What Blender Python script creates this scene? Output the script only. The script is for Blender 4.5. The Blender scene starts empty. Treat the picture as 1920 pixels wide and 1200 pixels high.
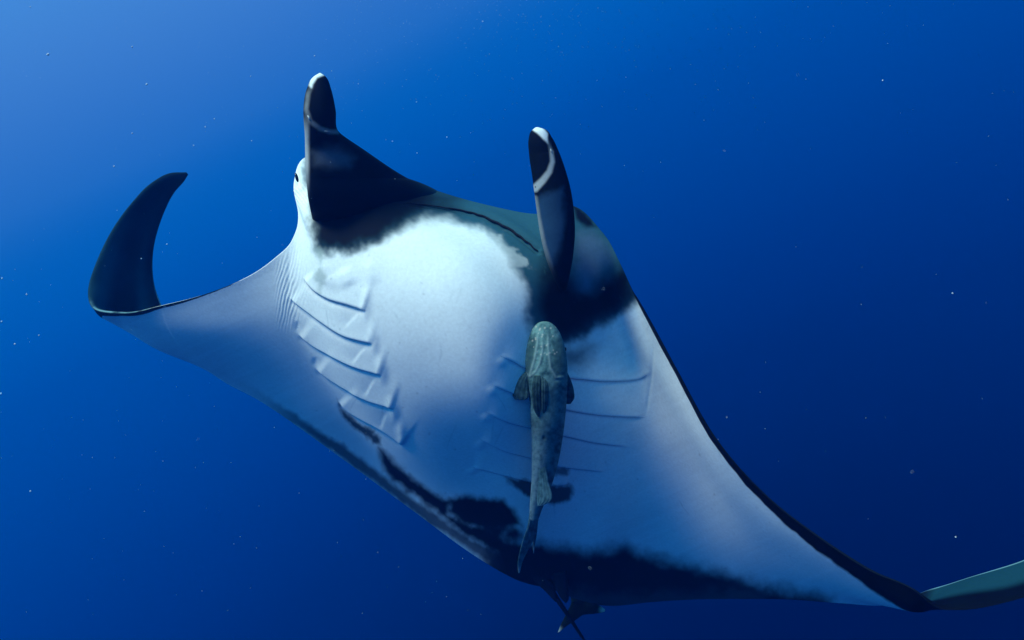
import bpy, math, random
import numpy as np

scene = bpy.context.scene
R = math.radians
random.seed(7)
rng = np.random.default_rng(7)

# ------------------------------------------------------------------ camera, light, exposure
PITCH = R(12)
HFOV = R(70)
RES_X, RES_Y = 1920.0, 1200.0
FOC = 960.0 / math.tan(HFOV / 2)

cam_d = bpy.data.cameras.new('camera')
cam_d.sensor_width = 36.0
cam_d.angle = HFOV
cam_d.clip_start = 0.02
cam_d.clip_end = 500.0
cam_d.dof.use_dof = True
cam_d.dof.focus_distance = 2.85
cam_d.dof.aperture_fstop = 4.5
cam = bpy.data.objects.new('camera', cam_d)
scene.collection.objects.link(cam)
cam.location = (0, 0, 0)
cam.rotation_euler = (R(90) + PITCH, 0, 0)
scene.camera = cam

# camera axes in world space
AX = np.array([1.0, 0, 0])
AF = np.array([0, math.cos(PITCH), math.sin(PITCH)])
AU = np.array([0, -math.sin(PITCH), math.cos(PITCH)])


def c2w(p):
    """(right, up, forward) metres to world"""
    p = np.asarray(p, float)
    return p[..., 0:1] * AX + p[..., 1:2] * AU + p[..., 2:3] * AF


def P(q):
    """(x, y, distance) sighting to (right, up, forward) metres"""
    q = np.asarray(q, float)
    d = q[..., 2]
    return np.stack([(q[..., 0] - 960) / FOC * d, (600 - q[..., 1]) / FOC * d, d], -1)


def proj(c):
    return np.stack([960 + c[..., 0] / c[..., 2] * FOC, 600 - c[..., 1] / c[..., 2] * FOC], -1)


def s2l(c):
    return tuple((v / 255 / 12.92) if v / 255 <= 0.04045 else ((v / 255 + 0.055) / 1.055) ** 2.4 for v in c)


world = bpy.data.worlds.new('World')
scene.world = world
world.use_nodes = True
wn, wl = world.node_tree.nodes, world.node_tree.links
wn.clear()
out = wn.new('ShaderNodeOutputWorld')
bg = wn.new('ShaderNodeBackground')
bg.inputs['Strength'].default_value = 1.0
tc = wn.new('ShaderNodeTexCoord')
dot = wn.new('ShaderNodeVectorMath')
dot.operation = 'DOT_PRODUCT'
g = c2w(np.array([-0.45, 0.87, -0.20]))                      # the water brightens towards the sun
dot.inputs[1].default_value = tuple(g / np.linalg.norm(g))
mr = wn.new('ShaderNodeMapRange')
mr.inputs['From Min'].default_value = -1
mr.inputs['From Max'].default_value = 1
ramp = wn.new('ShaderNodeValToRGB')
ramp.color_ramp.interpolation = 'B_SPLINE'
WATER = [(-1.0, (0, 0.0008, 0.014)), (-0.64, (0, 4, 46)), (-0.36, (0, 40, 112)), (-0.20, (0, 52, 132)), (0.0, (0, 76, 165)), (0.09, (0, 89, 179)),
         (0.19, (8, 101, 190)), (0.40, (84, 138, 213)), (0.6, (0.04, 0.46, 1.0)), (0.8, (0.02, 0.70, 1.45)), (1.0, (0.02, 0.88, 1.75))]
els = ramp.color_ramp.elements
while len(els) < len(WATER):
    els.new(0.5)
for e, (t, c) in zip(els, WATER):
    e.position = (t + 1) / 2
for e, (t, c) in zip(els, WATER):
    e.color = (*s2l(c), 1) if max(c) > 3 else (*c, 1)
wl.new(tc.outputs['Generated'], dot.inputs[0])
wl.new(dot.outputs['Value'], mr.inputs['Value'])
wl.new(mr.outputs['Result'], ramp.inputs['Fac'])
wl.new(ramp.outputs['Color'], bg.inputs['Color'])
wl.new(bg.outputs['Background'], out.inputs['Surface'])

sun_d = bpy.data.lights.new('sun', 'SUN')
sun_d.energy = 4.5
sun_d.angle = R(22)
sun_d.color = (1.0, 0.88, 0.74)
sun = bpy.data.objects.new('sun', sun_d)
scene.collection.objects.link(sun)
to_sun = c2w(np.array([-0.52, 0.72, -0.47]))
from mathutils import Vector
sun.rotation_euler = Vector(tuple(to_sun)).to_track_quat('Z', 'Y').to_euler()
sun.location = (-3, -2, 4)

scene.view_settings.view_transform = 'Standard'
scene.view_settings.look = 'None'
scene.view_settings.exposure = 0.0
scene.view_settings.gamma = 1.0
scene.view_settings.use_curve_mapping = False
scene.render.engine = 'CYCLES'
scene.cycles.use_denoising = True
scene.cycles.sample_clamp_indirect = 6
scene.cycles.max_bounces = 6
scene.cycles.volume_bounces = 1


# ------------------------------------------------------------------ numeric helpers
def hermite(t, Y, ts):
    """smooth curve through Y at knots t (finite-difference tangents), sampled at ts"""
    t = np.asarray(t, float)
    Y = np.asarray(Y, float)
    n = len(t)
    dt = np.diff(t)
    sl = np.diff(Y, axis=0) / dt.reshape((-1,) + (1,) * (Y.ndim - 1))
    m = np.empty_like(Y)
    m[0], m[-1] = sl[0], sl[-1]
    for i in range(1, n - 1):
        m[i] = (sl[i - 1] * dt[i] + sl[i] * dt[i - 1]) / (dt[i] + dt[i - 1])
    k = np.clip(np.searchsorted(t, ts, side='right') - 1, 0, n - 2)
    h = dt[k]
    u = (ts - t[k]) / h
    sh = (-1,) + (1,) * (Y.ndim - 1)
    u = u.reshape(sh)
    h = h.reshape(sh)
    return ((2 * u**3 - 3 * u**2 + 1) * Y[k] + (u**3 - 2 * u**2 + u) * h * m[k]
            + (-2 * u**3 + 3 * u**2) * Y[k + 1] + (u**3 - u**2) * h * m[k + 1])


def curve(pts, n):
    """n points evenly spaced along the smooth curve through pts"""
    pts = np.asarray(pts, float)
    d = np.maximum(np.linalg.norm(np.diff(pts, axis=0), axis=1), 1e-6) ** 0.7
    t = np.r_[0, np.cumsum(d)]
    f = hermite(t, pts, np.linspace(0, t[-1], 400))
    s = np.r_[0, np.cumsum(np.linalg.norm(np.diff(f, axis=0), axis=1))]
    q = np.linspace(0, s[-1], n)
    return np.stack([np.interp(q, s, f[:, i]) for i in range(f.shape[1])], -1)


def vnoise(x, y, seed=0):
    r = np.random.default_rng(seed).random((256, 256))
    xi, yi = np.floor(x).astype(int), np.floor(y).astype(int)
    fx, fy = x - xi, y - yi
    fx, fy = fx * fx * (3 - 2 * fx), fy * fy * (3 - 2 * fy)
    a, b = r[xi % 256, yi % 256], r[(xi + 1) % 256, yi % 256]
    c, d = r[xi % 256, (yi + 1) % 256], r[(xi + 1) % 256, (yi + 1) % 256]
    return (a * (1 - fx) + b * fx) * (1 - fy) + (c * (1 - fx) + d * fx) * fy


def fbm(x, y, s, seed=0, o=4):
    v, a, tot = 0, 1.0, 0
    for k in range(o):
        v = v + a * vnoise(x / s * 2**k + 17.3 * k, y / s * 2**k + 5.1 * k, seed + k)
        tot += a
        a *= 0.55
    return v / tot - 0.5


def sstep(a, b, x):
    t = np.clip((x - a) / (b - a), 0, 1)
    return t * t * (3 - 2 * t)


def seg_dist(x, y, poly, closed=False):
    """distance to a polyline, plus signed side, plus the fraction along it"""
    p = np.asarray(poly, float)
    if closed:
        p = np.vstack([p, p[:1]])
    L = np.r_[0, np.cumsum(np.linalg.norm(np.diff(p, axis=0), axis=1))]
    best = np.full(x.shape, 1e9)
    side = np.zeros(x.shape)
    frac = np.zeros(x.shape)
    for i in range(len(p) - 1):
        a, b = p[i], p[i + 1]
        ab = b - a
        l2 = max(ab @ ab, 1e-9)
        t = np.clip(((x - a[0]) * ab[0] + (y - a[1]) * ab[1]) / l2, 0, 1)
        dx, dy = x - a[0] - t * ab[0], y - a[1] - t * ab[1]
        d = np.sqrt(dx * dx + dy * dy)
        k = d < best
        best = np.where(k, d, best)
        side = np.where(k, np.sign(ab[0] * (y - a[1]) - ab[1] * (x - a[0])), side)
        frac = np.where(k, (L[i] + t * (L[i + 1] - L[i])) / L[-1], frac)
    return best, side, frac


def poly_sd(x, y, poly):
    """signed distance to a closed outline, negative inside"""
    p = np.asarray(poly, float)
    d, _, _ = seg_dist(x, y, p, True)
    ins = np.zeros(x.shape, bool)
    j = len(p) - 1
    for i in range(len(p)):
        xi, yi, xj, yj = p[i, 0], p[i, 1], p[j, 0], p[j, 1]
        if yi != yj:
            ins ^= ((yi > y) != (yj > y)) & (x < (xj - xi) * (y - yi) / (yj - yi) + xi)
        j = i
    return np.where(ins, -d, d)


def mix(a, b, m):
    return a * (1 - m[..., None]) + np.asarray(b, float) * m[..., None]


# ------------------------------------------------------------------ object helpers
def make_mesh(name, V, F, mat, parent=None, col=None, origin=(0, 0, 0), smooth=True):
    """V world vertices, F (n,4) or (n,3) int faces or list of such"""
    Fs = F if isinstance(F, list) else [F]
    Fs = [f for f in Fs if len(f)]
    me = bpy.data.meshes.new(name)
    V = np.asarray(V, float) - np.asarray(origin, float)
    loops = np.concatenate([f.ravel() for f in Fs]).astype(np.int32)
    cnt = np.concatenate([np.full(len(f), f.shape[1], np.int32) for f in Fs])
    start = np.r_[0, np.cumsum(cnt)[:-1]].astype(np.int32)
    me.vertices.add(len(V))
    me.vertices.foreach_set('co', V.astype(np.float32).ravel())
    me.loops.add(len(loops))
    me.loops.foreach_set('vertex_index', loops)
    me.polygons.add(len(cnt))
    me.polygons.foreach_set('loop_start', start)
    me.polygons.foreach_set('loop_total', cnt)
    if smooth:
        me.polygons.foreach_set('use_smooth', np.ones(len(cnt), bool))
    me.update(calc_edges=True)
    me.validate()
    if col is not None:
        a = me.color_attributes.new('pigment', 'FLOAT_COLOR', 'POINT')
        a.data.foreach_set('color', np.c_[np.clip(col, 0.002, 1), np.ones(len(V))].astype(np.float32).ravel())
    me.materials.append(mat)
    o = bpy.data.objects.new(name, me)
    scene.collection.objects.link(o)
    if parent is not None:
        o.parent = parent
    else:
        o.location = origin
    return o


def thing(name, label, cat, loc, group=None):
    o = bpy.data.objects.new(name, None)
    o.empty_display_size = 0.2
    scene.collection.objects.link(o)
    o.location = tuple(loc)
    o['label'] = label
    o['category'] = cat
    if group:
        o['group'] = group
    return o


def grid_faces(nr, nc, off=0, flip=False, wrap=False):
    i = np.arange(nr - 1)[:, None] * nc
    if wrap:
        a = np.arange(nc)[None, :]
        b = (a + 1) % nc
    else:
        a = np.arange(nc - 1)[None, :]
        b = a + 1
    q = np.stack([i + a, i + b, i + nc + b, i + nc + a], -1).reshape(-1, 4) + off
    return q[:, ::-1] if flip else q


def grid_normals(G):
    du = np.gradient(G, axis=0)
    dv = np.gradient(G, axis=1)
    n = np.cross(du, dv)
    return n / np.maximum(np.linalg.norm(n, axis=-1, keepdims=True), 1e-9)


def loft(Lp, Rp, thick, n=80, m=40, power=2.0):
    """rounded body between two sighted edges; returns ring points (n,m,3) in camera metres and the angle of each ring point
    Lp, Rp: (k,3) sightings of the two edges; thick: k half thicknesses in metres"""
    a, b = P(np.asarray(Lp, float)), P(np.asarray(Rp, float))
    c = (a + b) / 2
    d = np.maximum(np.linalg.norm(np.diff(c, axis=0), axis=1), 1e-4) ** 0.8
    t = np.r_[0, np.cumsum(d)]
    ts = np.linspace(0, t[-1], n)
    a, b = hermite(t, a, ts), hermite(t, b, ts)
    th = np.maximum(hermite(t, np.asarray(thick, float), ts), 1e-4)
    c, h = (a + b) / 2, (b - a) / 2
    ax = np.gradient(c, axis=0)
    ax /= np.maximum(np.linalg.norm(ax, axis=1, keepdims=True), 1e-9)
    nrm = np.cross(h, ax)
    nrm /= np.maximum(np.linalg.norm(nrm, axis=1, keepdims=True), 1e-9)
    s = np.sign(-nrm[:, 2:3])
    nrm = nrm * np.where(s == 0, 1, s)                     # towards the viewer's side
    ang = np.linspace(0, 2 * math.pi, m, endpoint=False)
    cs, sn = np.cos(ang), np.sin(ang)
    e = 2.0 / power
    cs_, sn_ = np.sign(cs) * np.abs(cs) ** e, np.sign(sn) * np.abs(sn) ** e
    G = c[:, None] + h[:, None] * cs_[None, :, None] + nrm[:, None] * (th[:, None] * sn_[None])[..., None]
    return G, ang, nrm, np.linspace(0, 1, n)


def ring_mesh(name, G, mat, parent, col=None, origin=(0, 0, 0)):
    n, m, _ = G.shape
    V = c2w(np.vstack([G.reshape(-1, 3), G[0].mean(0)[None], G[-1].mean(0)[None]]))
    f = [grid_faces(n, m, 0, False, True)]
    k = np.arange(m)
    f.append(np.stack([(k + 1) % m, k, np.full(m, n * m)], -1))
    f.append(np.stack([(n - 1) * m + k, (n - 1) * m + (k + 1) % m, np.full(m, n * m + 1)], -1))
    if col is not None:
        c = col.reshape(-1, 3)
        col = np.vstack([c, col[0].mean(0)[None], col[-1].mean(0)[None]])
    return make_mesh(name, V, f, mat, parent, col, origin)


def tube(pts, rad, n=60, m=10):
    """tube of varying radius along camera-space points"""
    pts = np.asarray(pts, float)
    c = curve(pts, n)
    r = np.interp(np.linspace(0, 1, n), np.linspace(0, 1, len(rad)), rad)
    ax = np.gradient(c, axis=0)
    ax /= np.maximum(np.linalg.norm(ax, axis=1, keepdims=True), 1e-9)
    up = np.array([0.13, 0.21, -1.0])
    s1 = np.cross(ax, up)
    s1 /= np.linalg.norm(s1, axis=1, keepdims=True)
    s2 = np.cross(ax, s1)
    a = np.linspace(0, 2 * math.pi, m, endpoint=False)
    return c[:, None] + r[:, None, None] * (np.cos(a)[None, :, None] * s1[:, None] + np.sin(a)[None, :, None] * s2[:, None])


# ------------------------------------------------------------------ materials
def skin_material(name, rough, bump_scale, bump, grain, grain_scale, spec=0.012, col=None):
    m = bpy.data.materials.new(name)
    m.use_nodes = True
    nt = m.node_tree
    b = nt.nodes['Principled BSDF']
    b.inputs['Roughness'].default_value = rough
    b.inputs['Specular IOR Level'].default_value = spec
    tc = nt.nodes.new('ShaderNodeTexCoord')
    no = nt.nodes.new('ShaderNodeTexNoise')
    no.inputs['Scale'].default_value = grain_scale
    no.inputs['Detail'].default_value = 6
    no.inputs['Roughness'].default_value = 0.65
    mp = nt.nodes.new('ShaderNodeMapRange')
    mp.inputs['From Min'].default_value = 0.25
    mp.inputs['From Max'].default_value = 0.75
    mp.inputs['To Min'].default_value = 1 - grain
    mp.inputs['To Max'].default_value = 1 + grain
    mul = nt.nodes.new('ShaderNodeMix')
    mul.data_type = 'RGBA'
    mul.blend_type = 'MULTIPLY'
    mul.inputs[0].default_value = 1.0
    nt.links.new(tc.outputs['Object'], no.inputs['Vector'])
    nt.links.new(no.outputs['Fac'], mp.inputs['Value'])
    if col is None:
        at = nt.nodes.new('ShaderNodeAttribute')
        at.attribute_name = 'pigment'
        nt.links.new(at.outputs['Color'], mul.inputs[6])
    else:
        mul.inputs[6].default_value = (*col, 1)
    nt.links.new(mp.outputs['Result'], mul.inputs[7])
    nt.links.new(mul.outputs[2], b.inputs['Base Color'])
    n2 = nt.nodes.new('ShaderNodeTexNoise')
    n2.inputs['Scale'].default_value = bump_scale
    n2.inputs['Detail'].default_value = 4
    bp = nt.nodes.new('ShaderNodeBump')
    bp.inputs['Strength'].default_value = bump
    bp.inputs['Distance'].default_value = 0.004
    nt.links.new(tc.outputs['Object'], n2.inputs['Vector'])
    nt.links.new(n2.outputs['Fac'], bp.inputs['Height'])
    nt.links.new(bp.outputs['Normal'], b.inputs['Normal'])
    return m


M_SKIN = skin_material('manta_skin', 0.6, 190, 0.14, 0.09, 75)
M_DARK = skin_material('slit_dark', 0.7, 80, 0.1, 0.1, 60, col=(0.16, 0.25, 0.30))
M_MOUTH = skin_material('mouth_dark', 0.8, 80, 0.1, 0.1, 60, col=(0.01, 0.014, 0.02))
M_EYE = skin_material('eye_glossy', 0.12, 80, 0.0, 0.1, 60, spec=0.5, col=(0.01, 0.012, 0.016))
M_FISH = skin_material('remora_skin', 0.55, 260, 0.2, 0.16, 150)

# ------------------------------------------------------------------ the water
bx = bpy.data.meshes.new('haze')
x0, x1, y0, y1, z0, z1 = -9, 9, -3.0, 8.5, -4.5, 6.5
vs = [(x, y, z) for x in (x0, x1) for y in (y0, y1) for z in (z0, z1)]
bx.from_pydata(vs, [], [(0, 1, 3, 2), (4, 6, 7, 5), (0, 4, 5, 1), (2, 3, 7, 6), (0, 2, 6, 4), (1, 5, 7, 3)])
hz = bpy.data.objects.new('haze', bx)
scene.collection.objects.link(hz)
hz['kind'] = 'stuff'
hz['label'] = 'clear deep blue sea water filling the whole view'
hz['category'] = 'water'
mh = bpy.data.materials.new('haze')
mh.use_nodes = True
mh.node_tree.nodes.clear()
vo = mh.node_tree.nodes.new('ShaderNodeOutputMaterial')
pv = mh.node_tree.nodes.new('ShaderNodeVolumePrincipled')
pv.inputs['Color'].default_value = (0.0, 0.10, 0.50, 1)
pv.inputs['Absorption Color'].default_value = (0.35, 0.65, 0.95, 1)
pv.inputs['Density'].default_value = 0.03
pv.inputs['Anisotropy'].default_value = 0.3
mh.node_tree.links.new(pv.outputs['Volume'], vo.inputs['Volume'])
bx.materials.append(mh)

# ------------------------------------------------------------------ manta ray: the body
# section curves across the span, each from leading edge (or front of the head) to trailing edge: (x, y, distance)
ROWS = [
    [(349, 323, 4.03), (351, 325, 4.03), (353, 327, 4.03)],
    [(320, 324, 4.00), (335, 333, 4.02), (345, 340, 4.03)],
    [(285, 342, 3.95), (310, 352, 4.00), (327, 361, 4.02)],
    [(247, 380, 3.88), (278, 392, 3.97), (307, 400, 4.02)],
    [(212, 428, 3.80), (255, 440, 3.93), (291, 450, 4.01)],
    [(182, 488, 3.70), (235, 500, 3.87), (286, 497, 3.99)],
    [(165, 545, 3.60), (225, 562, 3.81), (291, 540, 3.97)],
    [(172, 576, 3.50), (188, 590, 3.64), (250, 600, 3.83), (303, 572, 3.95)],
    [(230, 588, 3.38), (232, 606, 3.50), (285, 648, 3.72), (335, 640, 3.92)],
    [(300, 574, 3.27), (318, 620, 3.34), (362, 676, 3.56), (405, 706, 3.85)],
    [(380, 553, 3.16), (410, 620, 3.19), (470, 705, 3.40), (497, 758, 3.70)],
    [(460, 521, 3.06), (500, 610, 3.08), (585, 755, 3.28), (622, 846, 3.60)],
    [(515, 484, 2.99), (555, 590, 2.98), (660, 780, 3.14), (740, 890, 3.35), (772, 956, 3.55)],
    [(549, 447, 2.98), (580, 560, 2.90), (640, 680, 2.90), (730, 830, 3.03), (830, 960, 3.25), (872, 1030, 3.50)],
    [(559, 400, 3.00), (595, 480, 2.86), (670, 600, 2.82), (760, 770, 2.90), (870, 930, 3.15), (935, 1070, 3.48)],
    [(551, 342, 3.05), (575, 400, 2.90), (640, 480, 2.79), (720, 600, 2.76), (800, 740, 2.83), (900, 900, 3.08), (968, 1087, 3.48)],
    [(574, 294, 3.10), (600, 360, 2.92), (690, 450, 2.76), (770, 580, 2.72), (850, 730, 2.78), (930, 900, 3.05), (985, 1093, 3.48)],
    [(650, 292, 3.10), (680, 350, 2.92), (760, 430, 2.74), (830, 560, 2.68), (890, 720, 2.74), (950, 900, 3.04), (1000, 1097, 3.50)],
    [(730, 322, 3.06), (750, 365, 2.92), (820, 430, 2.74), (880, 560, 2.67), (920, 720, 2.74), (970, 900, 3.04), (1010, 1099, 3.50)],
    [(830, 361, 3.00), (840, 390, 2.90), (880, 440, 2.77), (930, 560, 2.70), (955, 720, 2.78), (990, 900, 3.05), (1022, 1102, 3.50)],
    [(930, 388, 2.98), (935, 420, 2.88), (950, 480, 2.79), (980, 580, 2.77), (995, 720, 2.83), (1015, 900, 3.06), (1035, 1106, 3.50)],
    [(1005, 401, 2.97), (1003, 450, 2.87), (1015, 520, 2.82), (1035, 620, 2.84), (1045, 740, 2.89), (1045, 900, 3.07), (1050, 1111, 3.50)],
    [(1075, 386, 3.03), (1070, 450, 2.92), (1080, 530, 2.88), (1100, 640, 2.91), (1105, 760, 2.95), (1090, 910, 3.07), (1072, 1120, 3.50)],
    [(1130, 436, 3.04), (1125, 500, 2.95), (1135, 570, 2.93), (1160, 660, 2.96), (1165, 780, 2.98), (1140, 930, 3.05), (1100, 1129, 3.47)],
    [(1162, 492, 3.02), (1165, 560, 2.95), (1190, 660, 2.96), (1215, 760, 2.96), (1200, 920, 3.00), (1150, 1136, 3.42)],
    [(1192, 556, 2.97), (1208, 640, 2.91), (1240, 760, 2.90), (1260, 900, 2.92), (1240, 1040, 3.08), (1220, 1129, 3.35)],
    [(1255, 672, 2.87), (1282, 780, 2.82), (1310, 900, 2.84), (1310, 1030, 2.96), (1300, 1124, 3.25)],
    [(1335, 815, 2.76), (1362, 905, 2.72), (1390, 1020, 2.80), (1390, 1123, 3.12)],
    [(1430, 925, 2.66), (1455, 990, 2.65), (1475, 1060, 2.75), (1480, 1124, 3.00)],
    [(1530, 1005, 2.58), (1550, 1050, 2.60), (1565, 1095, 2.70), (1575, 1131, 2.92)],
    [(1630, 1070, 2.52), (1640, 1102, 2.58), (1655, 1135, 2.70), (1670, 1134, 2.90)],
    [(1712, 1106, 2.48), (1716, 1141, 2.56), (1736, 1144, 2.72), (1740, 1106, 2.92)],
    [(1757, 1140, 2.47), (1761, 1143, 2.57), (1770, 1122, 2.75), (1775, 1096, 2.89)],
    [(1798, 1144, 2.46), (1804, 1130, 2.60), (1812, 1084, 2.86)],
    [(1900, 1126, 2.46), (1903, 1108, 2.60), (1908, 1054, 2.84)],
    [(1995, 1090, 2.50), (1995, 1065, 2.62), (1992, 1020, 2.82)],
    [(2075, 1020, 2.62), (2078, 1010, 2.66), (2080, 1000, 2.72)],
]


def rise(y):
    return 0.07 * max(0.0, (530 - y) / 120) ** 1.3


def recede(y):
    return 0.52 * max(0.0, (y - 690) / 410) ** 1.4


for i_, r_ in enumerate(ROWS):
    k_ = np.interp(i_, [8, 10, 26, 31], [0, 1, 1, 0])
    k3 = np.interp(i_, [7, 8.5, 10, 12, 13.5, 23, 25, 28, 30, 32], [0, .42, .50, .34, 0, 0, .18, .32, .2, 0])
    k4 = np.interp(i_, [24, 28, 30, 35], [0, .14, .19, .20])
    k5 = np.interp(i_, [19, 21, 22, 23, 24, 25, 26.5], [0, .06, .14, .18, .17, .09, 0])
    k2 = np.interp(i_, [13, 16, 21, 24], [0, 1, 1, 0])
    ROWS[i_] = [(x, y, d + k_ * recede(y) + k2 * rise(y) + k3 * (y - r_[0][1]) / 400 + k4 + k5 * min(1, max(0, (y - 480) / 160))) for x, y, d in r_]
NR, NC = 1080, 520
base = np.stack([curve(P(r), 60) for r in ROWS])
gap = np.linalg.norm(np.diff(base, axis=0), axis=2).mean(1) ** 0.85
tk = np.r_[0, np.cumsum(gap)]
span = np.linspace(0, tk[-1], NR)
G = hermite(tk, base, span)
Gs = G.copy()
for _ in range(420):
    Gs[1:-1] = (Gs[:-2] + 2 * Gs[1:-1] + Gs[2:]) / 4
w_in = (sstep(0.04, 0.18, np.linspace(0, 1, 60)) * sstep(1.0, 0.9, np.linspace(0, 1, 60)))[None, :] * (sstep(9.5, 12.5, np.interp(span, tk, np.arange(len(ROWS)))) *
        sstep(31, 28, np.interp(span, tk, np.arange(len(ROWS)))))[:, None]
G = G + (Gs - G) * w_in[..., None]
# resample along the chord
vq = np.linspace(0, 1, NC)
G = np.stack([hermite(np.linspace(0, 1, 60), G[:, :, k].T, vq).T for k in range(3)], -1)


def smooth0(a, k):
    for _ in range(k):
        a[1:-1] = (a[:-2] + 2 * a[1:-1] + a[2:]) / 4
    return a


G = smooth0(G, 6)
N = grid_normals(G)
mid = np.argmin(np.abs(span - tk[18]))
if N[mid, NC // 2, 2] > 0:
    N = -N                                                    # ventral side of the middle faces the viewer
rowpos = np.interp(span, tk, np.arange(len(ROWS)))           # which section each span station sits at
PX = proj(G)
X, Y = PX[..., 0], PX[..., 1]
VV = np.broadcast_to(vq[None], X.shape)
RP = np.broadcast_to(rowpos[:, None], X.shape)

GILL_L = [
    [(567, 520), (590, 545), (617, 561), (650, 571), (688, 583)],
    [(541, 558), (570, 580), (600, 602), (645, 630), (702, 645)],
    [(557, 626), (590, 650), (620, 666), (660, 686), (718, 704)],
    [(590, 690), (615, 708), (645, 727), (690, 750), (741, 766)],
    [(634, 752), (655, 772), (680, 787), (715, 806), (758, 836)],
]
GILL_R = [
    [(936, 666), (957, 676), (983, 690), (1030, 704), (1075, 710), (1150, 715), (1205, 708), (1222, 696)],
    [(920, 720), (960, 738), (1000, 752), (1060, 768), (1130, 779), (1211, 783)],
    [(910, 772), (950, 791), (995, 803), (1060, 818), (1120, 831), (1180, 838)],
    [(898, 822), (945, 845), (995, 859), (1040, 873), (1090, 880), (1135, 885)],
    [(884, 875), (950, 892), (995, 903), (1040, 911), (1070, 906)],
]
# raised covers: the skin rises towards each slit and drops behind it
H = np.zeros(X.shape)
box = (X > 480) & (X < 1300) & (Y > 420) & (Y < 980) & (RP > 10) & (RP < 28)
xb, yb = X[box], Y[box]
hb = np.zeros(xb.shape)
for side, gl, amp, gapw in (('l', GILL_L, 0.011, 64), ('r', GILL_R, 0.006, 48)):
    for g_ in gl:
        c = curve(np.c_[np.array(g_, float), np.zeros(len(g_))], 40)[:, :2]
        d, s, f = seg_dist(xb, yb, c)
        ends = sstep(-0.001, 0.10, f) * sstep(1.001, 0.93, f)
        up = -s * d                                            # positive on the head side of the slit
        ramp_ = sstep(-2.5, 2.5, up) * np.exp(-np.maximum(up, 0) / (gapw * 0.45)) - 0.2 * np.exp(-((up + 4) / 5) ** 2)
        near = sstep(gapw, gapw * 0.45, d)
        hb += amp * ramp_ * ends * near
H[box] = hb


def ridge(poly, amp, w, taper=0.25):
    d, s, f = seg_dist(xb, yb, poly)
    e = sstep(-0.001, taper, f) * sstep(1.001, 1 - taper, f) if taper else 1
    H[box] += amp * np.exp(-(d / w) ** 2) * e


# folds at the inner ends of the slits
for p_ in ([(690, 520), (688, 560), (686, 590), (681, 612)], [(699, 605), (703, 650), (706, 672)], [(710, 660), (717, 690), (720, 728)],
           [(728, 735), (739, 765), (743, 800)], [(748, 780), (756, 815), (757, 845)]):
    ridge(p_, 0.006, 8, 0.45)
for p_ in ([(676, 583), (660, 600), (644, 618)], [(690, 646), (675, 662), (660, 684)], [(706, 704), (694, 725), (685, 745)],
           [(728, 768), (720, 787), (715, 806)]):
    d, s, f = seg_dist(xb, yb, p_)
    H[box] += -0.0030 * np.exp(-np.maximum(s * d, 0) / 16) * sstep(-4, 4, s * d) * sstep(40, 10, d) * sstep(-.001, .3, f) * sstep(1.001, .7, f)
for p_ in ([(937, 667), (948, 690)], [(920, 720), (928, 745)], [(910, 772), (915, 795)], [(898, 822), (905, 845)], [(885, 873), (890, 890)]):
    ridge(p_, 0.0028, 10, 0.45)
# outer borders of the gill area
ridge([(543, 470), (541, 510), (541, 558)], -0.0035, 3.5, 0.3)
ridge([(556, 600), (557, 626)], -0.003, 5.0, 0.45)
ridge([(591, 668), (590, 690)], -0.003, 5.0, 0.45)
ridge([(1226, 640), (1222, 700), (1211, 783)], -0.004, 3.0, 0.2)
# wrinkles where the wing leaves the head
wr = sstep(505, 535, X) * sstep(585, 545, X) * sstep(430, 480, Y) * sstep(640, 560, Y) * ((RP > 10) & (RP < 15))
H += wr * 0.0010 * np.clip(0.9 + 2.2 * fbm(X * 2.5, Y * 0.5, 40, 5), 0.1, 1.8) * np.sin((X + 0.22 * Y + 16 * fbm(X, Y * 0.5, 60, 3)) * 2 * math.pi / 6.5)
# soft bulges of the throat
for p_, a_, w_ in (([(600, 470), (612, 520), (640, 545)], 0.006, 12), ([(640, 500), (660, 540)], 0.008, 16), ([(690, 480), (700, 540)], 0.006, 14)):
    ridge(p_, a_, w_, 0.4)
H += 0.005 * fbm(X, Y, 150, 11, 3) * ((RP > 9) & (RP < 31)) * sstep(0, 0.1, VV) * sstep(1, 0.9, VV)
# mouth: an overhanging lip above a groove
MOUTH = [(735, 378), (775, 381), (850, 391), (915, 409), (962, 434), (990, 455), (1008, 470)]
d, s, f = seg_dist(X, Y, curve(np.c_[np.array(MOUTH, float), np.zeros(7)], 40)[:, :2])
on = (RP > 15) & (RP < 23)
upm = -s * d
e_ = sstep(-0.001, 0.25, f)
H += on * e_ * (0.009 * np.exp(-((upm - 8) / 9) ** 2) - 0.014 * np.exp(-((upm + 2) / 4) ** 2)) * sstep(60, 30, d)
# eye socket
d, s, f = seg_dist(X, Y, [(555, 326), (559, 346)])
H += ((RP > 13) & (RP < 17)) * (0.012 * np.exp(-((d - 11) / 6) ** 2) - 0.012 * np.exp(-(d / 5) ** 2))
d, s, f = seg_dist(X, Y, [(561, 352), (572, 372)])
H += ((RP > 13) & (RP < 17)) * 0.005 * np.exp(-(d / 12) ** 2) * np.sin((X - 0.7 * Y) * 2 * math.pi / 6)

edge_fade = sstep(0, 0.02, VV) * sstep(1, 0.985, VV)
G2 = G + N * (H * edge_fade)[..., None]

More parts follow.
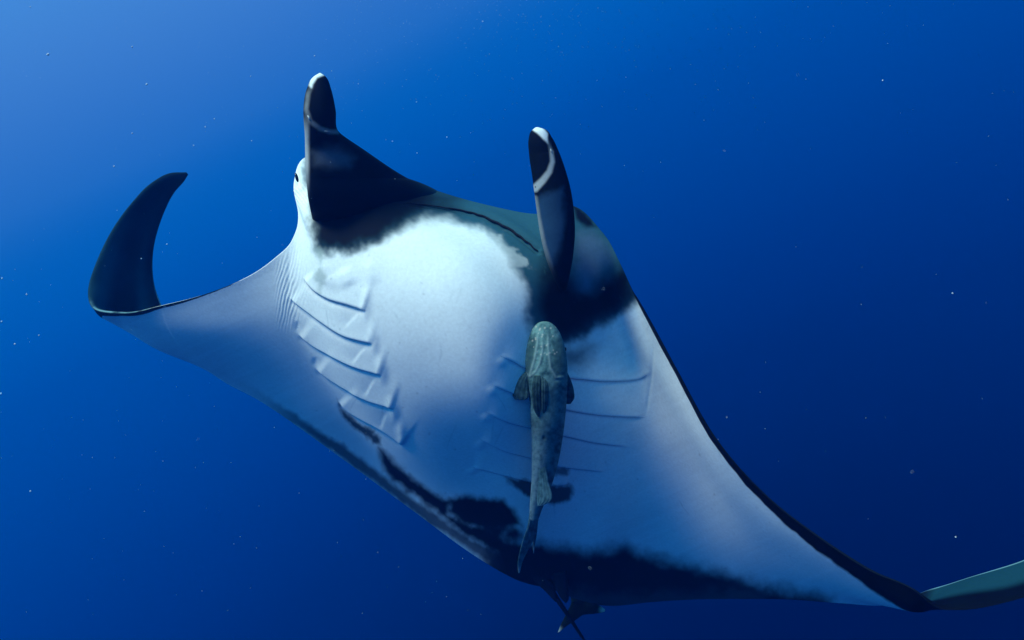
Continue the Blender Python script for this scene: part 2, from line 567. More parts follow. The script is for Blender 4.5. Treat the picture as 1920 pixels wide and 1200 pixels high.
# dorsal side
thick = np.interp(rowpos, [0, 3, 6, 8, 10, 12, 13, 15, 19, 22, 24, 26, 28, 30, 33, 35],
                  [.004, .02, .03, .035, .06, .12, .20, .34, .42, .32, .10, .05, .04, .035, .025, .004])
nd = 72
vi = np.unique(np.round(np.r_[np.linspace(0, 0.1, 22) ** 1.0, np.linspace(0.1, 1, 52)] * (NC - 1)).astype(int))
vd = vq[vi]
prof = np.where(vd < 0.3, np.sqrt(np.clip(1 - (1 - vd / 0.3) ** 2, 0, 1)), np.cos((vd - 0.3) / 0.7 * math.pi / 2) ** 0.9)
prof[-1] = 0
D = G[:, vi] - N[:, vi] * (thick[:, None] * prof[None])[..., None]

# ---- skin pigment, fixed to the animal
WHITE = np.array([0.68, 0.84, 0.87])
BLACK = np.array([0.0035, 0.0070, 0.0130])
TEAL = np.array([0.020, 0.088, 0.130])
nz = fbm(X, Y, 26, 21, 5)
nz2 = fbm(X, Y, 90, 31, 4)
nzs = fbm(X, Y * 0.6, 7, 141, 3)
nzf = fbm(X + 2.2 * Y, Y * 0.3, 14, 41, 3)                     # fibres
pig = np.broadcast_to(WHITE, X.shape + (3,)).copy()
pig *= (1 + 0.10 * nz2 + 0.05 * nz)[..., None]
body = (RP > 12.2) & (RP < 26)


def paint(poly, colr, w, amp, where=None, strength=1.0, noise=nz):
    global pig
    sd = poly_sd(X, Y, poly) + amp * noise * 2 + 5 * nzs
    m_ = sstep(w, -w, sd) * strength
    if where is not None:
        m_ = m_ * where
    pig = mix(pig, colr, m_)


HEAD_DARK = [(583, 150), (579, 300), (584, 400), (588, 440), (592, 470), (612, 478), (640, 476), (668, 470), (700, 458), (728, 441), (752, 424),
             (790, 412), (850, 413), (898, 426), (932, 452), (960, 490), (980, 530), (988, 565), (985, 600), (1000, 640), (1050, 652),
             (1090, 632), (1125, 612), (1160, 590), (1195, 566), (1215, 540), (1190, 470), (1130, 380), (1060, 340), (980, 340), (700, 150)]
paint(HEAD_DARK, TEAL, 15, 13, body)
CORE = [(583, 150), (579, 300), (584, 400), (588, 450), (610, 472), (655, 468), (705, 448), (745, 418), (785, 396), (810, 380), (790, 352), (700, 290), (640, 230)]
paint(CORE, BLACK, 18, 14, body)
paint([(740, 320), (860, 366), (850, 392), (800, 402), (740, 400)], BLACK, 40, 6, body, 0.9)
RCORE = [(1025, 490), (1010, 560), (1010, 600), (1020, 640), (1060, 640), (1110, 612), (1160, 580), (1192, 556), (1185, 520), (1168, 500), (1140, 520), (1110, 545), (1080, 545), (1060, 520)]
paint(RCORE, BLACK, 22, 10, body)
paint([(1085, 440), (1110, 436), (1140, 470), (1140, 490), (1118, 520), (1105, 545), (1092, 540), (1082, 500)], np.array([.075, .15, .24]), 16, 9, body, 0.85)
paint([(1070, 380), (1090, 390), (1118, 425), (1100, 425), (1080, 410)], BLACK, 6, 4, body)
paint([(1010, 600), (1060, 650), (1110, 650), (1090, 690), (1060, 690)], TEAL * 0.7, 26, 12, body, 0.8)
# greenish streak under the left lobe and pale scuffs by the mouth
paint([(594, 470), (606, 470), (610, 520), (604, 548), (598, 520)], np.array([0.30, 0.42, 0.42]), 9, 22, body, 0.7)
paint([(920, 436), (945, 446), (968, 470), (980, 490), (955, 486), (935, 462)], WHITE * 0.8, 8, 46, body, 0.5)
for _ in range(260):                                          # flecks and scars
    fx, fy, fr_ = rng.uniform(560, 1500), rng.uniform(440, 1080), rng.uniform(0.8, 2.2)
    w_ = (np.abs(X - fx) < 8) & (np.abs(Y - fy) < 8)
    pig[w_] = mix(pig[w_], TEAL, 0.4 * rng.random() * np.exp(-((X[w_] - fx) ** 2 + (Y[w_] - fy) ** 2) / fr_**2))
for _ in range(34):
    fx, fy, a_ = rng.uniform(600, 1450), rng.uniform(470, 1000), rng.uniform(0.9, 2.2)
    l_ = rng.uniform(14, 60)
    p0, p1 = (fx, fy), (fx + l_ * math.cos(a_), fy + l_ * math.sin(a_))
    w_ = (np.abs(X - fx) < 70) & (np.abs(Y - fy) < 70)
    d, s, f = seg_dist(X[w_], Y[w_], [p0, ((p0[0] + p1[0]) / 2 + rng.uniform(-4, 4), (p0[1] + p1[1]) / 2), p1])
    pig[w_] = mix(pig[w_], TEAL * 2, 0.22 * np.exp(-(d / 1.1) ** 2) * sstep(0, .3, f) * sstep(1, .7, f))
# dark patches of the hind belly
paint([(632, 747), (640, 765), (660, 785), (682, 800), (712, 822), (716, 834), (700, 832), (684, 815), (660, 800), (642, 780)], TEAL * 0.5, 5, 8, body | (RP > 11), 0.95)
paint([(945, 893), (1000, 904), (1045, 911), (1066, 902), (1076, 915), (1066, 938), (1040, 946), (1000, 938), (965, 915)], BLACK * 2, 6, 10, body, 0.92)
paint([(1040, 874), (1068, 880), (1064, 890), (1036, 890)], TEAL * 0.5, 5, 6, body, 0.8)
rear = (RP > 9) & (RP < 31)
paint([(708, 838), (724, 846), (748, 878), (778, 900), (812, 922), (850, 938), (842, 962), (880, 980), (935, 998), (960, 1020), (1020, 1030), (1030, 1060), (960, 1055),
       (900, 1022), (860, 1000), (820, 962), (770, 925), (735, 895), (716, 870)], BLACK * 2, 9, 7, rear)
paint([(842, 935), (870, 928), (915, 936), (945, 938), (965, 955), (978, 985), (950, 988), (915, 992), (870, 985), (840, 960)], BLACK * 2, 9, 7, rear)
paint([(918, 990), (942, 992), (940, 1003), (922, 1004)], BLACK * 2, 6, 4, rear)
paint([(953, 996), (968, 994), (975, 1004), (962, 1010), (950, 1005)], BLACK * 2, 6, 4, rear)
paint([(905, 982), (945, 984), (985, 996), (990, 1016), (950, 1020), (915, 1008)], BLACK * 3, 10, 6, rear, 0.75)
paint([(930, 1022), (1010, 1014), (1060, 1026), (1105, 1036), (1150, 1026), (1172, 1016), (1195, 1030), (1240, 1046), (1300, 1062), (1370, 1080), (1440, 1098), (1560, 1122),
       (1560, 1170), (1000, 1170), (900, 1060)], BLACK * 2.0, 20, 9, rear)
paint([(1020, 1090), (1060, 1098), (1120, 1112), (1220, 1112), (1340, 1108), (1440, 1108), (1440, 1160), (1060, 1160)], np.array([.055, .075, .10]), 14, 14, rear, 0.8)
# dark band inside the pale trailing margin
te = (RP > 9.5) & (RP < 14.6)
paint([(440, 708), (520, 757), (600, 806), (680, 862), (740, 910), (800, 952), (870, 1000), (950, 1045), (950, 1075), (880, 1030), (800, 979), (740, 932), (680, 887), (600, 830),
       (520, 777), (440, 724)],
      BLACK * 3, 7, 5, te * sstep(430, 600, X), 0.85)
# leading margins
lm = np.interp(rowpos, [0, 6.8, 7.4, 8, 9, 10, 11, 12], [1, 1, .14, .06, .02, .006, 0, 0])
lm[rowpos > 12] = np.interp(rowpos[rowpos > 12], [24.5, 25.5, 26.5, 27.5, 28.5, 29.5, 30.5, 31.5, 33, 36], [0, .012, .026, .06, .12, .24, .42, .75, 1, 1])
dark_l = sstep(1.15, 0.85, VV / np.maximum(lm[:, None], 1e-4) + 0.35 * nz) * (lm[:, None] > 1e-3)
pig = mix(pig, np.where((RP < 12)[..., None], TEAL * 0.35, BLACK), dark_l)
spk = sstep(0.1, 0.2, fbm(X, Y, 9, 77, 2)) * sstep(.006, .0, np.abs(VV - 0.012)) * ((RP > 6) & (RP < 11))
pig = mix(pig, WHITE * 0.7, spk * 0.6)
pig *= (1 + 0.10 * nzf * ((RP > 22) | (RP < 12)))[..., None]

Xd, Yd = X[:, vi], Y[:, vi]
pd = np.broadcast_to(BLACK * 1.2, Xd.shape + (3,)).copy()
pd *= (1 + 0.9 * fbm(Xd, Yd, 40, 55))[..., None]
# dorsal front of the head greyish, and pale thin rims
pd = mix(pd, TEAL * 0.5, sstep(.05, 0, np.broadcast_to(vd[None], Xd.shape)) * ((RP[:, vi] > 15) & (RP[:, vi] < 23)))
vdd = np.broadcast_to(vd[None], Xd.shape)
far_r = sstep(30.8, 31.6, RP[:, vi])
pd = pd * (1 - 0.6 * far_r)[..., None]
pd = mix(pd, np.array([.008, .048, .070]), sstep(.30, .55, vdd) * far_r)
pd = mix(pd, np.array([.20, .42, .46]), sstep(.95, .985, vdd) * far_r)
pd = mix(pd, np.array([.006, .040, .065]), sstep(7.5, 5.5, RP[:, vi]) * (0.5 + fbm(Xd, Yd, 70, 91)))

tipz = sstep(3.0, 5.5, RP[:, vi]) * sstep(8.0, 7.0, RP[:, vi])
pd = mix(pd, np.array([.014, .075, .115]), 0.9 * tipz * np.clip(np.exp(-((vdd - .16) / .14) ** 2) + .7 * np.exp(-((vdd - .80) / .10) ** 2) + 0.8 * fbm(Xd, Yd, 45, 17), 0, 1))
rim_l = sstep(.045, .0, vdd) * sstep(6.3, 7.0, RP[:, vi]) * sstep(10.5, 9.5, RP[:, vi])
pd = mix(pd, np.array([.12, .27, .32]), np.clip(rim_l * (0.6 + 3.5 * fbm(Xd, Yd, 12, 19)), 0, 1))
lead = sstep(.22, .10, np.broadcast_to(vd[None], Xd.shape)) * sstep(8.2, 9.6, RP[:, vi]) * sstep(16.5, 15.5, RP[:, vi])
pd = mix(pd, WHITE, lead)
# one closed skin
V = np.vstack([G2.reshape(-1, 3), D[:, 1:-1].reshape(-1, 3)])
COL = np.vstack([pig.reshape(-1, 3), pd[:, 1:-1].reshape(-1, 3)])
ndv = len(vi)
idx = np.empty((NR, ndv), int)
r_ = np.arange(NR)
idx[:, 0] = r_ * NC
idx[:, -1] = r_ * NC + NC - 1
idx[:, 1:-1] = NR * NC + r_[:, None] * (ndv - 2) + np.arange(ndv - 2)[None]
fd = np.stack([idx[:-1, :-1], idx[1:, :-1], idx[1:, 1:], idx[:-1, 1:]], -1).reshape(-1, 4)
fv = grid_faces(NR, NC)


def cap(i):
    top = [i * NC + int(k) for k in vi]
    return np.array([[top[k], top[k + 1], idx[i, k + 1], idx[i, k]] for k in range(1, ndv - 2)])


ORI = c2w(P(np.array([960.0, 740.0, 3.0])))
manta = thing('manta_ray', 'huge black and white manta ray showing its pale belly with wing tips curled upward', 'manta ray', ORI)
body_o = make_mesh('body', c2w(V), [fv, fd, cap(0), cap(NR - 1)], M_SKIN, manta, COL, ORI)

# lookup of the skin under a sighting
sub = ((RP > 9) & (RP < 31))
SX, SY, SP, SN, SB = X[sub], Y[sub], G2[sub], N[sub], G[sub]


def on_skin(pts, lift=0.0, flat=False):
    o_ = []
    for p in pts:
        k = np.argmin((SX - p[0]) ** 2 + (SY - p[1]) ** 2)
        o_.append((SB if flat else SP)[k] + SN[k] * lift)
    return np.array(o_)


for gl, rad in ((GILL_L, 0.0014), (GILL_R, 0.0011)):
    for g_ in gl:
        c = curve(np.c_[np.array(g_, float), np.zeros(len(g_))], 26)[:, :2]
        ring_mesh('gill_slit', tube(on_skin(c, -0.0004), [0.0004, rad, rad, rad, rad * .8, 0.0004], 70, 8), M_DARK, manta, None, ORI)
c = curve(np.c_[np.array(MOUTH, float), np.zeros(7)], 30)[:, :2]
ring_mesh('mouth', tube(on_skin(c, -0.001, True), [0.001, 0.002, 0.003, 0.004, 0.005, 0.005, 0.002], 80, 10), M_MOUTH, manta, None, ORI)


# ---- cephalic fins
def lobe(Lp, Rp, th, painter, n=260, m=140, power=2.0):
    Gl, ang, nrm, ss = loft(Lp, Rp, th, n, m, power)
    q = proj(Gl)
    front = np.sin(ang)[None] > -0.05
    c = painter(q[..., 0], q[..., 1], np.broadcast_to(front, q.shape[:2]), Gl, nrm)
    return ring_mesh('cephalic_fin', Gl, M_SKIN, manta, c, ORI), Gl, ang


def paint_left(x, y, front, Gl, nrm):
    n_ = fbm(x, y, 24, 5)
    c = np.broadcast_to(BLACK, x.shape + (3,)).copy()
    pale = sstep(14, -14, poly_sd(x, y, [(588, 285), (610, 276), (640, 280), (665, 296), (655, 312), (620, 312), (592, 308)]) + 14 * n_)
    c = mix(c, np.array([0.10, 0.15, 0.2]), pale * 0.7)
    lip = sstep(760, 900, x) * sstep(300, 340, y)
    c = mix(c, TEAL, lip)
    e = sstep(583, 575, x) * sstep(205, 260, y) * sstep(380, 300, y)
    c = mix(c, WHITE * .6, e * 0.8)
    # the rolled end: pale rim round a black face, white tip
    d, s, f = seg_dist(x, y, [(590, 150), (578, 175), (574, 205), (582, 228), (600, 241), (618, 247), (633, 247)])
    c = mix(c, WHITE * .40, sstep(7, 1.0, d) * front * sstep(-.05, .3, f) * (0.55 + 0.6 * fbm(x, y, 18, 44)))
    tip = sstep(3, -3, poly_sd(x, y, [(580, 160), (582, 146), (594, 134), (606, 134), (608, 140), (594, 146), (586, 158), (584, 164)]) + 3 * n_)
    c = mix(c, WHITE, tip)
    return c


LL = [(599, 137, 2.70), (588, 147, 2.70), (577, 168, 2.70), (571, 200, 2.71), (571, 240, 2.73), (573, 280, 2.75), (576, 330, 2.76), (580, 380, 2.81), (590, 430, 3.06)]
RR = [(601, 137, 2.70), (611, 144, 2.70), (620, 166, 2.70), (628, 206, 2.71), (634, 248, 2.75), (700, 293, 2.90), (762, 334, 3.06), (830, 366, 3.16), (800, 415, 3.16)]
TH = [0.002, 0.025, 0.045, 0.055, 0.05, 0.06, 0.07, 0.07, 0.03]
lobe1, GL1, AN1 = lobe(LL, RR, TH, paint_left, power=2.3)


def paint_right(x, y, front, Gl, nrm):
    n_ = fbm(x, y, 24, 8)
    c = np.broadcast_to(BLACK, x.shape + (3,)).copy()
    lt = sstep(8, -8, poly_sd(x, y, [(1000, 375), (1030, 362), (1056, 352), (1060, 380), (1056, 420), (1046, 470), (1036, 500), (1020, 480), (1008, 420)]) + 16 * n_)
    c = mix(c, np.array([.018, .060, .125]), lt * 0.9)
    ed = sstep(9, 2, seg_dist(x, y, [(1002, 372), (1008, 410), (1018, 460), (1034, 508), (1058, 552)])[0])
    c = mix(c, WHITE * 0.38, ed * 0.7 * sstep(530, 430, y))
    d, s, f = seg_dist(x, y, [(1027, 262), (1034, 285), (1036, 303), (1030, 322), (1018, 338), (1003, 353)])
    c = mix(c, WHITE * .5, sstep(7, 1.0, d - 5 * f + 2) * front * sstep(-.05, .3, f))
    tip = sstep(2.5, -2.5, poly_sd(x, y, [(998, 243), (1006, 236), (1016, 239), (1026, 250), (1028, 270), (1020, 262), (1008, 250)]) + 3 * n_)
    c = mix(c, WHITE * .9, tip)
    return c


LL2 = [(1004, 239, 2.66), (996, 246, 2.66), (991, 262, 2.66), (992, 290, 2.68), (997, 325, 2.70), (1002, 362, 2.72), (1007, 400, 2.74), (1013, 440, 2.76), (1024, 485, 2.79), (1040, 522, 2.86), (1056, 550, 2.98)]
RR2 = [(1010, 239, 2.66), (1023, 244, 2.66), (1035, 258, 2.66), (1046, 280, 2.68), (1059, 315, 2.70), (1070, 355, 2.72), (1076, 395, 2.74), (1078, 435, 2.76), (1074, 480, 2.79), (1066, 520, 2.86), (1059, 551, 2.98)]
TH2 = [0.004, 0.025, 0.04, 0.055, 0.065, 0.07, 0.07, 0.07, 0.06, 0.045, 0.02]
lobe2, GL2, AN2 = lobe(LL2, RR2, TH2, paint_right)


# the rolled-over end of each lobe: a thin flap lying on its face, with a pale rim
def front_of(Gl, x, y, lift):
    q = proj(Gl)
    k = np.argmin((q[..., 0] - x) ** 2 + (q[..., 1] - y) ** 2 + 1e5 * np.maximum(0, Gl[..., 2] - np.median(Gl[..., 2]) - 0.02))
    p = Gl.reshape(-1, 3)[k].copy()
    p[2] -= lift
    return p


def fold(Gl, pts, parent, rad):
    pp = np.array([front_of(Gl, x, y, 0.003) for x, y in pts])
    c = tube(pp, rad, 70, 10)
    u_ = np.linspace(0, 1, len(c))[:, None, None]
    q = WHITE * (0.22 + 0.5 * np.sin(math.pi * u_)) * np.ones(c.shape)
    ring_mesh('fin_rim', c, M_SKIN, parent, q, ORI)


fold(GL1, [(588, 152), (579, 172), (575, 198), (580, 222), (594, 238), (612, 246), (631, 247)], lobe1, [.001, .002, .003, .003, .003, .0025, .001])
fold(GL2, [(1026, 262), (1034, 284), (1036, 303), (1030, 322), (1018, 337), (1004, 350)], lobe2, [.001, .002, .003, .0045, .006, .003])


# ---- eyes
def ball(name, c, rx, ry, rz, mat, parent, tilt=0.0):
    u = np.linspace(0.02, math.pi - 0.02, 24)
    w = np.linspace(0, 2 * math.pi, 32, endpoint=False)
    x = np.sin(u)[:, None] * np.cos(w)[None] * rx
    z = np.sin(u)[:, None] * np.sin(w)[None] * rz
    y = np.broadcast_to(np.cos(u)[:, None] * ry, x.shape)
    ct, st = math.cos(tilt), math.sin(tilt)
    Gb = np.stack([x * ct - y * st, x * st + y * ct, z], -1) + c
    return ring_mesh(name, Gb, mat, parent, np.broadcast_to(BLACK, Gb.shape), ORI)


ball('eye', P(np.array([556.5, 333.0, 2.985])), 0.006, 0.020, 0.011, M_EYE, manta, 0.25)

# ---- tail and pelvic fins
tl = P(np.array([0, 0, 0.52]) + np.array([(1010, 1075, 3.44), (1030, 1100, 3.50), (1048, 1128, 3.52), (1064, 1152, 3.56), (1082, 1180, 3.62), (1102, 1210, 3.68), (1150, 1280, 3.80), (1230, 1370, 4.0)], float))
Gt = tube(tl, [0.016, 0.014, 0.011, 0.008, 0.003, 0.002, 0.0018, 0.0015, 0.001], 120, 14)
ring_mesh('tail', Gt, M_SKIN, manta, np.broadcast_to(BLACK * 1.4, Gt.shape), ORI)
for Lf, Rf in (([(990, 1070, 3.42), (1005, 1092, 3.45), (1022, 1108, 3.47), (1034, 1121, 3.49), (1041, 1128, 3.5)],
                [(1022, 1070, 3.42), (1032, 1088, 3.45), (1040, 1104, 3.47), (1044, 1118, 3.49), (1043, 1128, 3.5)]),
               ([(1030, 1070, 3.42), (1036, 1090, 3.45), (1044, 1108, 3.47), (1052, 1122, 3.49), (1060, 1130, 3.5)],
                [(1062, 1070, 3.42), (1064, 1092, 3.45), (1066, 1112, 3.47), (1066, 1124, 3.49), (1062, 1130, 3.5)])):
    Lf = [(x, y, d + 0.53) for x, y, d in Lf]
    Rf = [(x, y, d + 0.53) for x, y, d in Rf]
    Gp, a_, _, _ = loft(Lf, Rf, [0.03, 0.022, 0.016, 0.012, 0.003], 60, 30)
    ring_mesh('pelvic_fin', Gp, M_SKIN, manta, np.broadcast_to(BLACK * 2.2, Gp.shape), ORI)

# ------------------------------------------------------------------ remoras
FISH = np.array([0.105, 0.245, 0.265])
FISH_D = np.array([0.018, 0.062, 0.078])


def fish_colour(x, y, k=1.0):
    sp = fbm(x, y, 7, 61, 3)
    bl = fbm(x, y, 22, 67, 3)
    m_ = np.clip(0.5 + 1.3 * sp + 0.7 * bl, 0, 1)
    return (FISH_D[None, None] * (1 - m_[..., None]) + FISH[None, None] * m_[..., None]) * k


LIE = float(on_skin([(1022, 655)])[0][2]) - 0.052 - 2.74            # the fish lies against the skin


def back(pts, k=1.0):
    return [(x, y, d + k * recede(y) + LIE) for x, y, d in pts]


def fish_fin(name, Lp, Rp, th, parent, org, tint=1.0, rays=0, n=70, m=80, tips=None):
    if parent is rem:
        Lp, Rp = back(Lp), back(Rp)
    Gf, ang, nrm, ss = loft(Lp, Rp, th, n, m)
    q = proj(Gf)
    c = fish_colour(q[..., 0], q[..., 1], tint)
    if rays:
        rr = np.cos(rays * np.arccos(np.clip(np.cos(ang), -1, 1)))[None] * np.sign(np.sin(ang))[None] ** 2
        c = c * (1 + 0.09 * rr)[..., None]
        Gf = Gf + nrm[:, None] * (0.0005 * rr * np.sign(np.sin(ang))[None])[..., None]
    if tips is not None:
        d = np.min([np.hypot(q[..., 0] - a, q[..., 1] - b) for a, b in tips], 0)
        c = mix(c, np.array([.30, .44, .46]), sstep(14, 2, d) * 0.7)
    return ring_mesh(name, Gf, M_FISH, parent, c, org)


O1 = c2w(P(np.array([1025.0, 780.0, 2.74])))
rem = thing('remora', 'grey mottled remora clinging to the white belly of the manta ray, seen from below', 'remora', O1)
ydk = [603.5, 608, 618, 634, 660, 690, 715, 740, 780, 820, 860, 900, 930, 955, 972]
Lx = [1016, 1006, 996, 989, 984.5, 985, 989, 992, 995, 996.5, 997, 996.5, 994.5, 993, 993]
Rx = [1026, 1036, 1046, 1054, 1061, 1064, 1064, 1063, 1060, 1055, 1048, 1037, 1026, 1016, 1010]
dd = [2.76, 2.755, 2.75, 2.745, 2.74, 2.74, 2.74, 2.745, 2.75, 2.77, 2.79, 2.82, 2.84, 2.86, 2.87]
tt = [.004, .022, .038, .050, .060, .064, .064, .062, .058, .052, .046, .036, .028, .020, .014]
Gr, angr, nr_, sr = loft(back(zip(Lx, ydk, dd)), back(zip(Rx, ydk, dd)), tt, 360, 150)
q = proj(Gr)
qx, qy = q[..., 0], q[..., 1]
fr = (np.sin(angr) > 0)[None]
cf = fish_colour(qx, qy, 1.0)
dark = sstep(5, -5, poly_sd(qx, qy, [(990, 645), (1003, 625), (1006, 640), (1002, 670), (998, 690), (990, 702), (986, 685)]) + 5 * fbm(qx, qy, 10, 3))
cf = mix(cf, FISH_D * 0.8, dark * 0.75 * fr)
dark = sstep(6, -6, poly_sd(qx, qy, [(1034, 640), (1050, 632), (1064, 680), (1060, 708), (1045, 710), (1035, 690)]) + 5 * fbm(qx, qy, 10, 4))
cf = mix(cf, FISH_D * 0.8, dark * 0.6 * fr)
hh = np.zeros(qx.shape)
for ln, a_, w_ in (([(1009, 622), (1007, 645), (1002, 672), (996, 694), (992, 705), (986, 700)], .0022, 2.4),
                   ([(1016, 636), (1017, 655), (1012, 680), (1004, 696), (994, 706)], .0020, 2.0),
                   ([(1027, 622), (1028, 655), (1032, 690), (1043, 708), (1056, 707)], .0020, 2.4)):
    d, s, f = seg_dist(qx, qy, ln)
    e = np.exp(-(d / w_) ** 2) * fr * sstep(-.01, .15, f)
    hh += a_ * e - 0.001 * np.exp(-((d - 5) / 3) ** 2) * fr
    cf = mix(cf, np.array([.20, .34, .36]), e * 0.5)
d = np.hypot(qx - 1020, (qy - 821) * 0.7)
hh += (-0.004 * np.exp(-(d / 3) ** 2)) * fr
cf = mix(cf, FISH_D * 0.5, np.exp(-(d / 3) ** 2) * fr)
dm, s, f = seg_dist(qx, qy, [(1002, 622), (1012, 615), (1024, 614), (1036, 620)])
hh += -0.0015 * np.exp(-(dm / 2) ** 2) * fr
for k in range(26):
    a, b = rng.uniform(996, 1044), rng.uniform(612, 665)
    w = rng.uniform(0.8, 1.7)
    e = np.exp(-(((qx - a) ** 2 + (qy - b) ** 2) / w**2)) * fr
    cf = mix(cf, np.array([.5, .56, .55]), e * 0.5)
hh += 0.0010 * fbm(qx, qy, 9, 71, 3)
pale = sstep(760, 880, qy) * sstep(0.5, -0.9, np.cos(angr))[None]          # sunlight on the left flank painted into the colour, towards the tail
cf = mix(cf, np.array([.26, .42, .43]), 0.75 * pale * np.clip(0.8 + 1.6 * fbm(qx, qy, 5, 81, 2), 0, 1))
hh *= sstep(0, 0.03, sr)[:, None]
Gr = Gr - np.array([0, 0, 1.0]) * hh[..., None] * fr[..., None]
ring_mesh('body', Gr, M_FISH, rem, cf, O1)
fish_fin('pectoral_fin', [(987, 696, 2.73), (976, 706, 2.725), (967, 722, 2.72), (961, 740, 2.715), (965, 749, 2.715)],
         [(992, 700, 2.73), (991, 716, 2.725), (991, 734, 2.72), (990, 747, 2.715), (985, 750, 2.715)], [.008, .006, .005, .004, .002], rem, O1, 0.55, 9)
fish_fin('pectoral_fin', [(1058, 702, 2.75), (1056, 720, 2.755), (1054, 738, 2.76), (1056, 752, 2.765), (1060, 757, 2.77)],
         [(1064, 698, 2.75), (1071, 714, 2.755), (1076, 732, 2.76), (1076, 748, 2.765), (1070, 757, 2.77)], [.008, .006, .005, .004, .002], rem, O1, 0.5, 9)
fish_fin('pelvic_fin', [(1001, 704, 2.680), (998, 722, 2.672), (998, 745, 2.672), (1001, 768, 2.680), (1008, 781, 2.688)],
         [(1014, 704, 2.680), (1014, 722, 2.670), (1014, 745, 2.670), (1014, 768, 2.677), (1011, 781, 2.688)], [.004, .005, .005, .004, .002], rem, O1, 0.42, 8)
fish_fin('pelvic_fin', [(1015, 706, 2.678), (1015, 722, 2.668), (1015, 745, 2.668), (1016, 765, 2.676), (1018, 777, 2.684)],
         [(1027, 706, 2.682), (1028, 722, 2.674), (1028, 745, 2.674), (1026, 765, 2.680), (1022, 778, 2.688)], [.004, .005, .005, .004, .002], rem, O1, 0.45, 8)
fish_fin('anal_fin', [(1014, 850, 2.748), (1011, 880, 2.750), (1009, 910, 2.752), (1007, 935, 2.756), (1007, 948, 2.760)],
         [(1016, 850, 2.748), (1023, 875, 2.735), (1029, 905, 2.725), (1034, 937, 2.715), (1018, 948, 2.745)], [.003, .005, .005, .004, .002], rem, O1, 1.15, 12)
fish_fin('caudal_fin', [(993, 962, 2.87), (989, 988, 2.88), (981, 1012, 2.89), (975, 1034, 2.90), (971, 1056, 2.91), (972, 1074, 2.92)],
         [(1014, 945, 2.88), (1008, 982, 2.92), (1002, 1008, 2.97), (991, 1030, 2.97), (980, 1052, 2.95), (974, 1074, 2.93)], [.014, .008, .006, .005, .004, .002], rem, O1, 1.0, 10,
         tips=[(972, 1072)])
fish_fin('caudal_fin', [(1000, 985, 2.93), (1000, 1008, 2.97), (999, 1022, 2.99), (1000, 1037, 3.01)],
         [(1009, 975, 2.93), (1006, 1005, 2.97), (1003, 1022, 2.99), (1001, 1037, 3.01)], [.006, .006, .004, .002], rem, O1, 0.6, 6, tips=[(1000.5, 1033)])
Ge = P(np.array([986.0, 652.0, 2.735 + LIE]))


def ball2(name, c, r, mat, parent, org):
    u = np.linspace(0.02, math.pi - 0.02, 14)
    w = np.linspace(0, 2 * math.pi, 18, endpoint=False)
    Gb = np.stack([np.sin(u)[:, None] * np.cos(w)[None] * r, np.broadcast_to(np.cos(u)[:, None] * r * 1.2, (14, 18)), np.sin(u)[:, None] * np.sin(w)[None] * r], -1) + c
    ring_mesh(name, Gb, mat, parent, np.broadcast_to(BLACK, Gb.shape), org)


ball2('eye', Ge, 0.007, M_EYE, rem, O1)
ball2('eye', P(np.array([1059.0, 655.0, 2.735 + LIE])), 0.007, M_EYE, rem, O1)

O2 = c2w(P(np.array([1085.0, 1000.0, 3.9])))
rem2 = thing('remora', 'dark remora mostly hidden behind the manta ray, showing only its pale tipped tail', 'remora', O2)
yy = [880, 886, 900, 930, 970, 1020, 1060, 1090, 1112, 1128]
Lx = [1081, 1074, 1066, 1058, 1056, 1058, 1062, 1066, 1069, 1071]
Rx = [1085, 1092, 1100, 1108, 1112, 1112, 1108, 1102, 1097, 1094]
d2 = [4.2, 4.2, 4.2, 4.2, 4.22, 4.24, 4.26, 4.26, 4.26, 4.26]
t2 = [.004, .03, .045, .06, .068, .066, .052, .038, .026, .016]
G3, a3, n3, s3 = loft([(x, y, d) for x, y, d in zip(Lx, yy, d2)], [(x, y, d) for x, y, d in zip(Rx, yy, d2)], t2, 120, 60)
q = proj(G3)
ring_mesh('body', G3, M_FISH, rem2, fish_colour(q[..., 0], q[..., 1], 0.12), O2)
fish_fin('caudal_fin', [(1046, 1186, 4.20), (1052, 1170, 4.21), (1061, 1152, 4.23), (1069, 1136, 4.25), (1074, 1124, 4.26), (1094, 1126, 4.26), (1112, 1131, 4.25), (1126, 1136, 4.24), (1135, 1143, 4.23)],
         [(1049, 1185, 4.20), (1058, 1177, 4.21), (1071, 1168, 4.23), (1083, 1160, 4.25), (1091, 1154, 4.26), (1100, 1152, 4.26), (1113, 1151, 4.25), (1126, 1149, 4.24), (1134, 1147, 4.23)],
         [.002, .004, .006, .008, .010, .008, .006, .004, .002], rem2, O2, 0.06, 0, tips=[(1047, 1184), (1133, 1144)])

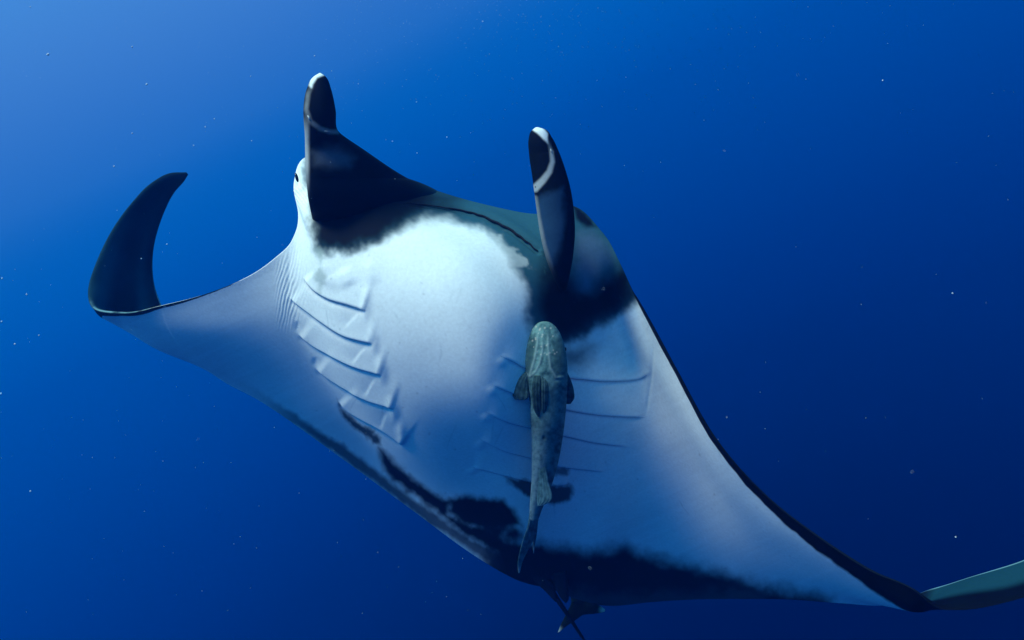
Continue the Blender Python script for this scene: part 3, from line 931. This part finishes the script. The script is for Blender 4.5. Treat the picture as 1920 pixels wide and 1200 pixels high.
# ------------------------------------------------------------------ drifting plankton
oct_v = np.array([(1, 0, 0), (-1, 0, 0), (0, 1, 0), (0, -1, 0), (0, 0, 1), (0, 0, -1)], float)
oct_f = np.array([(0, 2, 4), (2, 1, 4), (1, 3, 4), (3, 0, 4), (2, 0, 5), (1, 2, 5), (3, 1, 5), (0, 3, 5)])
spots = []
for x, y, r in [(90, 102, 2.2), (57, 13, 1.0), (248, 88, 1.4), (275, 158, 1.6), (248, 250, 1.4), (214, 312, 1.5), (385, 238, 1.2), (402, 223, 1.1), (363, 273, 1.2), (472, 264, 1.1),
                (4, 522, 1.4), (50, 552, 1.5), (3, 603, 1.4), (73, 629, 1.5), (28, 645, 1.5), (2, 738, 1.6), (470, 143, 1.0), (590, 105, 1.1), (781, 191, 1.1), (905, 40, 1.1), (1655, 151, 1.3),
                (1786, 550, 1.3), (622, 133, 1.0), (672, 157, 1.0), (1792, 1007, 1.2), (57, 921, 1.1), (736, 265, 1.0), (782, 287, 1.0), (838, 257, 1.0), (313, 458, 1.0), (265, 485, 1.0)]:
    spots.append((x, y, random.uniform(1.6, 2.4), r * 1.25))
for _ in range(14):
    spots.append((random.uniform(-40, 1960), random.uniform(-20, 1220), random.uniform(0.55, 1.3), random.uniform(0.5, 1.1)))
for _ in range(600):
    spots.append((random.gauss(980, 260), abs(random.gauss(0, 130)) - 20, random.uniform(3.2, 6.5), random.uniform(0.25, 0.5)))
for _ in range(700):
    x, y = random.uniform(-60, 1980), 1200 * random.random() ** 1.6 - 30
    if x > 900 and random.random() < 0.8:
        continue
    spots.append((x, y, random.uniform(1.4, 6.0), random.uniform(0.3, 0.6)))
PV, PF = [], []
for k, (x, y, d, r) in enumerate(spots):
    c = c2w(P(np.array([x, y, d], float)))
    s = r * d / FOC
    PV.append(oct_v * s * rng.uniform(0.8, 1.3, (1, 3)) + c)
    PF.append(oct_f + 6 * k)
M_PL = skin_material('plankton', 0.6, 80, 0.0, 0.2, 20, col=(0.55, 0.75, 0.85))
pl = make_mesh('plankton', np.vstack(PV), np.vstack(PF), M_PL)
pl['kind'] = 'stuff'
pl['label'] = 'tiny pale plankton specks drifting in the blue water'
pl['category'] = 'plankton'
